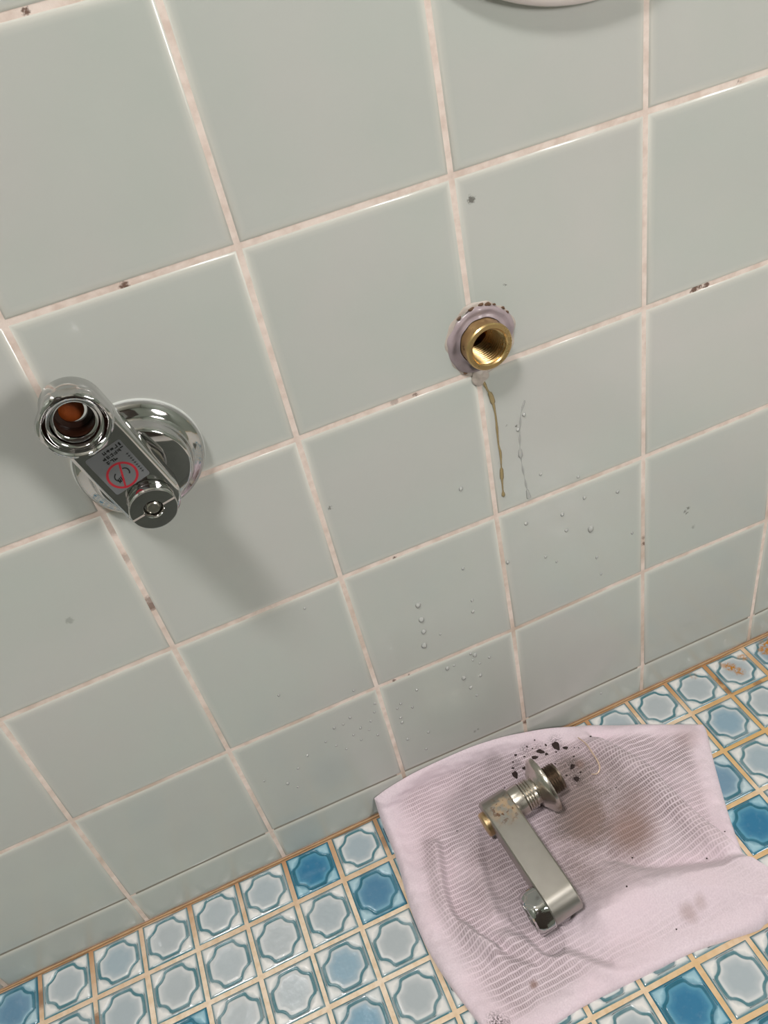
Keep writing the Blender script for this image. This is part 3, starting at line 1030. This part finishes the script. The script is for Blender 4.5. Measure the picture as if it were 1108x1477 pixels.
# upper layer folded over: its edge runs down the right side
fold = [(236, 0), (245, -25), (252, -44), (262, -65), (263, -84), (267, -108), (273, -132), (276, -147), (280, -160)]
sd = -pdist(fold, True)
h += 9.5 * SS((sd + 1.5) / 4.5) * SS((-Y - 5) / 25) * np.exp(-np.maximum(sd - 8, 0) / 28)
h += 3.4 * G(sd - 6, 6.0) * SS((-Y - 20) / 25)
# roll along the lower right
h += 10.5 * G(pdist([(178, -137), (200, -136), (222, -140), (245, -150), (270, -163), (300, -176)]), 12.0)
h += 2.0 * G(pdist([(212, -152), (240, -164), (268, -172)]), 9)
h -= 4.2 * G(pdist([(204, -104), (220, -120), (239, -130), (262, -139), (277, -147)]), 4.0)
# folds at the left
h += 6.5 * G(pdist([(101, -44), (92, -74), (90, -94), (97, -113), (106, -125)]), 4.8)
h -= 1.6 * G(pdist([(108, -46), (100, -76), (97.5, -95), (104, -110)]), 3.2)
h += 4.2 * G(pdist([(97, -104), (102, -120), (110, -133), (122, -144)]), 4.0)
h -= 1.5 * G(pdist([(103, -103), (108, -116), (115, -129)]), 3)
h += 3.2 * G(pdist([(132, -48), (122, -76), (119, -104)]), 4.5)
h += 4.6 * G(pdist([(118, -122), (134, -138), (150, -152), (163, -166)]), 5.0)
h -= 1.2 * G(pdist([(122, -116), (138, -131), (153, -146), (166, -160)]), 3.2)
h += 2.0 * G(pdist([(78, -5), (77, -60), (80, -110)]), 7)
h += 1.5 * G(pdist([(168, -30), (200, -60), (215, -90)]), 12) + 1.2 * G(pdist([(235, -45), (245, -75), (240, -100)]), 7)
# the weight of the old fitting presses it down
h -= 2.2 * G(pdist([(153, -54), (159, -128)]), 16) + 2.0 * G(pdist([(186, -48), (188, -55)]), 14)
rs = np.random.RandomState(4)
for k in range(26):
    fx, fy = rs.normal(0, .075, 2)
    h += .22 * np.sin(fx * X + fy * Y + rs.uniform(0, 6.28))
for k in range(30):
    fx, fy = rs.normal(0, .45, 2)
    h += .055 * np.sin(fx * X + fy * Y + rs.uniform(0, 6.28))
sq = np.maximum(np.maximum(G(pdist([(134, -112), (142, -134)]), 13), G(pdist([(183, -36), (188, -66)]), 13)), G(pdist([(152, -52), (156, -122)]), 12))
h = np.minimum(h, 3.0 + 14 * (1 - np.clip(sq * 1.5, 0, 1)))
h = np.maximum(h, 2.0)
# soft rounded selvage
U, Vv = np.broadcast_to(u[..., 0], X.shape), np.broadcast_to(v[..., 0], X.shape)
ed = np.minimum(np.minimum(U * 215, (1 - U) * 215), np.minimum(Vv * 190, (1 - Vv) * 190))
rim = np.sqrt(np.clip(1 - (1 - np.clip(ed / 4.5, 0, 1)) ** 2, 0, 1))
h = (h + 1.1 * G(ed - 7, 5)) * rim + .35 * (1 - rim)
knit = SS((ed - 9) / 8) * (1 - .75 * SS((sd * -1 - 0) / 4) * 0) * (1 - .95 * G(pdist([(178, -140), (222, -146), (270, -168)]), 30))
knit *= 1 - .6 * SS((U * 215 * -1 + 24) / 10)
# the bend where the cloth climbs the wall
RB = 26.0
y1 = -RB
aa = np.clip((Y - y1) / RB, 0, PI / 2)
up = np.maximum(Y - y1 - RB * PI / 2, 0)
by = np.where(Y < y1, Y, y1 + RB * np.sin(aa)) - .3
bz = RB * (1 - np.cos(aa)) + up + .3
LEFTF = pdist([(101, -44), (92, -74), (90, -94), (97, -113), (106, -125)])
TX = X + 3.6 * G(sd - 3.5, 4.2) * SS((-Y - 12) / 25) + 2.2 * G(LEFTF, 4.0)     # both folds lean over to the right
TY = by - h * np.sin(aa)
TZ = bz + h * np.cos(aa)
TOPV = np.stack([TX, TY, TZ], -1).reshape(-1, 3) * MM
BOTV = np.stack([TX, by, bz], -1).reshape(-1, 3) * MM
idx = np.arange(nu * nv).reshape(nu, nv)
q = np.stack([idx[:-1, :-1], idx[:-1, 1:], idx[1:, 1:], idx[1:, :-1]], -1).reshape(-1, 4)
N = nu * nv
loop = np.concatenate([idx[:, 0], idx[-1, 1:], idx[-2::-1, -1], idx[0, -2:0:-1]])
skirt = [(int(a), int(b), int(b) + N, int(a) + N) for a, b in zip(loop, np.roll(loop, -1))]
faces = [tuple(int(k) for k in f) for f in q] + [tuple(int(k) + N for k in f[::-1]) for f in q] + skirt
towel = mesh_obj('towel', np.vstack([TOPV, BOTV]), faces, M['towel'], smooth=80)
me = towel.data
uvl = me.uv_layers.new(name='cloth')
co = np.stack([X, Y], -1).reshape(-1, 2) * MM
co = np.vstack([co, co]).astype(np.float32)
li = np.empty(len(me.loops), np.int32)
me.loops.foreach_get('vertex_index', li)
uvl.data.foreach_set('uv', co[li].ravel())
at = me.attributes.new('knit', 'FLOAT', 'POINT')
at.data.foreach_set('value', np.concatenate([knit.ravel(), np.zeros(N)]).astype(np.float32))
tag(towel, 'crumpled pinkish white cotton towel, stained with grime, spread on the mosaic floor against the wall', 'towel')


def cloth_z(x, y):
    d = (X - x) ** 2 + (Y - y) ** 2
    k = int(np.argmin(d))
    return Vector(TOPV[k])


# ------------------------------------------------------------------ the old crank lying on the towel
ax = Vector((math.cos(.085), math.sin(.085), .0))
crank_rot = Matrix.Rotation(.085, 4, 'Z')
# local frame: +X along the threaded tail, -Y towards the outlet end, +Z up
ROLL = -math.radians(5.5)
crank = tag(empty('old_crank'), 'worn rust-spotted chrome crank with flange and threaded tail, lying on the towel', 'pipe fitting')
crank.matrix_world = Matrix.Translation((.1515, -.0515, .0207)) @ Matrix.Rotation(.075, 4, 'Z') @ Matrix.Rotation(ROLL, 4, 'Y')
TAIL = (0, PI / 2, 0)    # local +Z of a lathe to +X
V, F = stadium(69, 12.4, [(2.2, -10.6), (.7, -10.3), (0, -9.4), (0, 9.4), (.7, 10.3), (2.2, 10.6)])
# stadium lies in XY extruded along Z: turn so that the extrusion runs along X and the length along -Y
R = Matrix(((0, 0, 1), (0, -1, 0), (1, 0, 0)))
V = [R @ Vector(p) for p in V]
mesh_obj('crank_bar', V, F, M['worn'], crank, smooth=35)


def turned(name, prof, mat, n=72, hexr=None, loc=(0, 0, 0), spin=0.0, parent=crank, smooth=30, closed=True, flip=False):
    V, F = lathe(prof, n, hexr, closed)
    R = Matrix.Rotation(-PI / 2 if flip else PI / 2, 3, 'Y') @ Matrix.Rotation(spin, 3, 'Z')
    o = mesh_obj(name, [R @ Vector(p) for p in V], F, mat, parent, smooth=smooth)
    o.location = [c * MM for c in loc]
    return o


turned('collar', [(9.2, 10.2), (10.6, 10.6), (10.9, 12.0), (10.9, 18.0), (10.3, 18.8), (9.4, 19.0)], M['chrome_dull'])
pr = [(9.2, 18.8)]
a = 19.2
while a < 27:
    pr += [(10.6, a), (10.6, a + .5), (9.5, a + .9), (9.5, a + 1.3)]
    a += 2.0
pr += [(9.2, 29)]
turned('washers', pr, M['chrome_dull'], smooth=20)
turned('flange', [(9.0, 28.4), (11.4, 28.4), (12.6, 28.8), (13.6, 29.8), (15.8, 31.4), (18.2, 33.0), (19.6, 34.4), (20.0, 35.8), (20.0, 37.2), (19.6, 37.5), (19.1, 36.8), (18.4, 35.4), (15, 33.6), (12, 31.8), (9.0, 31.6)], M['chrome_dull'], 96, smooth=40)
pr = [(8.6, 31.2), (8.8, 36.8)]
a = 37.4
while a < 47.5:
    pr += [(10.3, a), (9.2, a + .95)]
    a += 1.8
pr += [(9.6, 48.4), (8.0, 48.6), (7.4, 48.4), (7.2, 41)]
turned('threaded_tail', pr, M['steel_thread'], smooth=20)
turned('shutoff_screw', [(7.6, 10.2), (8.4, 10.6), (8.6, 11.8), (8.6, 13.4), (7.9, 14.4), (5.0, 14.8), (.4, 14.9)], M['rusty_metal'], flip=True, loc=(0, -1.0, -2.0))
turned('outlet_nut', [(12.5, 10.2), (14.0, 10.4), (14.6, 11.2), (14.6, 16.5), (14.2, 19.0), (13.2, 21.0), (12.2, 21.8), (10.6, 22.0), (10.0, 21.4), (9.6, 14)], M['chrome'], 96, hexr=13.35, loc=(0, -69, 0), spin=.2, flip=True)

# ------------------------------------------------------------------ crumbs of scale and a strand on the towel
DEB = [(216, -9, 3.2), (203, -8, 2.2), (177, -17, 2.6), (186, -16, 1.7), (185, -2, 1.3), (221, -15, 1.7), (197, -11, 1.9), (193, -12, 1.1), (206, -12, 1.2), (240, -17, .9), (244, -19, 1.2), (217, -36, 2.0), (214, -46, 2.4),
       (178, -11, .9), (166, -24, .6), (255, -40, .6), (234, -66, .5), (121, -40, .55), (200, -130, .7), (216, -112, .6), (214, -162, .6), (256, -135, .6), (279, -124, .5), (190, -6, .7), (199, -3, .6), (209, -5, .9), (213, -14, .8), (226, -20, .6),
       (181, -6, .6), (188, -20, .6), (222, -30, .7), (210, -40, .8), (207, -28, .6), (219, -43, .8), (228, -26, .5), (195, 1, .8), (202, 3, .7)]
BIG = {0: 'largest black flake of scale on the towel edge by the wall', 1: 'long curved black flake on the towel left of the largest flake', 2: 'oval black flake with a thin tail, left of the old flange on the towel',
       3: 'flat black flake on the towel just above the old flange', 12: 'ragged black clump on the towel right of the threaded tail', 11: 'loose dark scrap on the towel between tail and strand'}
rs = random.Random(21)
for k, (x, y, r) in enumerate(DEB):
    lng = {0: 1.5, 1: 1.9, 2: 1.5, 6: 1.6}.get(k, rs.uniform(1, 1.6))
    V, F = blob(9, 18, r * .8, r * .8 * lng, max(.35, r * .38), .15 if r > 1 else .10, k)
    o = mesh_obj('rust_flake', V, F, M['grime'], smooth=85)
    c = cloth_z(x, y - (3.0 if y > -26 else 0))
    o.location = c + Vector((0, -.0002 if y > -8 else 0, .0001))
    o.rotation_euler = (rs.uniform(-.1, .1) + (.5 if y > -6 else 0), rs.uniform(-.1, .1), {0: -.2, 1: .9, 2: -.1, 6: 1.0}.get(k, rs.uniform(0, 3)))
    if k in BIG:
        tag(o, BIG[k], 'rust flake', 'black flakes on the towel')
    else:
        tag(o, 'tiny black crumb of scale scattered on the pale towel', 'rust flake', 'black crumbs on the towel')

pts = spline([(232.1, -19.0), (233.8, -26.8), (233.6, -37.2), (233.2, -44.0), (231.8, -49.0), (228.1, -51.0), (224.7, -49.2)], 40)
cz = [cloth_z(*p) for p in pts]
cz = [Vector((p[0] * MM, p[1] * MM, sum(q.z for q in cz[max(0, i - 5):i + 6]) / len(cz[max(0, i - 5):i + 6]) + .0009)) for i, p in enumerate(pts)]
V, F = tube(cz, [(.38 + .3 * math.sin(PI * i / 39)) * MM for i in range(40)], 10)
tag(mesh_obj('glossy_strand', V, F, M['strand'], smooth=60), 'thin glossy curved strand on the towel right of the black scraps', 'strand')

# ------------------------------------------------------------------ lamp fixtures (out of frame)
lamp = tag(empty('ceiling_lamp', (-.34, -.62, ZC)), 'round white ceiling lamp', 'lamp')
V, F = lathe([(190, 0), (190, -26), (182, -34), (172, -34)], 48)
mesh_obj('lamp_base', V, F, M['ceramic'], lamp, smooth=40)

for o in list(bpy.data.objects):
    if o.type == 'MESH' and o.data.materials and o.name.startswith('cutter'):
        bpy.data.objects.remove(o)

# dark panel added out of frame, only to give the chrome dark reflections
dark_panel = tag(empty('added_dark_panel', (.1, -.70, 0.0)), 'dark grey-green panel added on the floor for the chrome to mirror', 'added panel')
plate('added_panel_base', -420, -330, 420, 370, 0.2, 6.0, M['mat'], dark_panel, r=30)
plate('added_panel_top', -380, -290, 380, 330, 5.8, 8.0, M['mat'], dark_panel, r=25)
fill_lamp = tag(empty('added_fill_lamp', (XR - .001, FILL_POS[1], FILL_POS[2]), (0, -PI / 2, 0)), 'round white lamp added out of view as fill', 'lamp')  # casing added behind the fill light
V, F = lathe([(205, 0), (205, 60), (197, 66), (190, 66)], 48)
mesh_obj('lamp_base', V, F, M['ceramic'], fill_lamp, smooth=40)
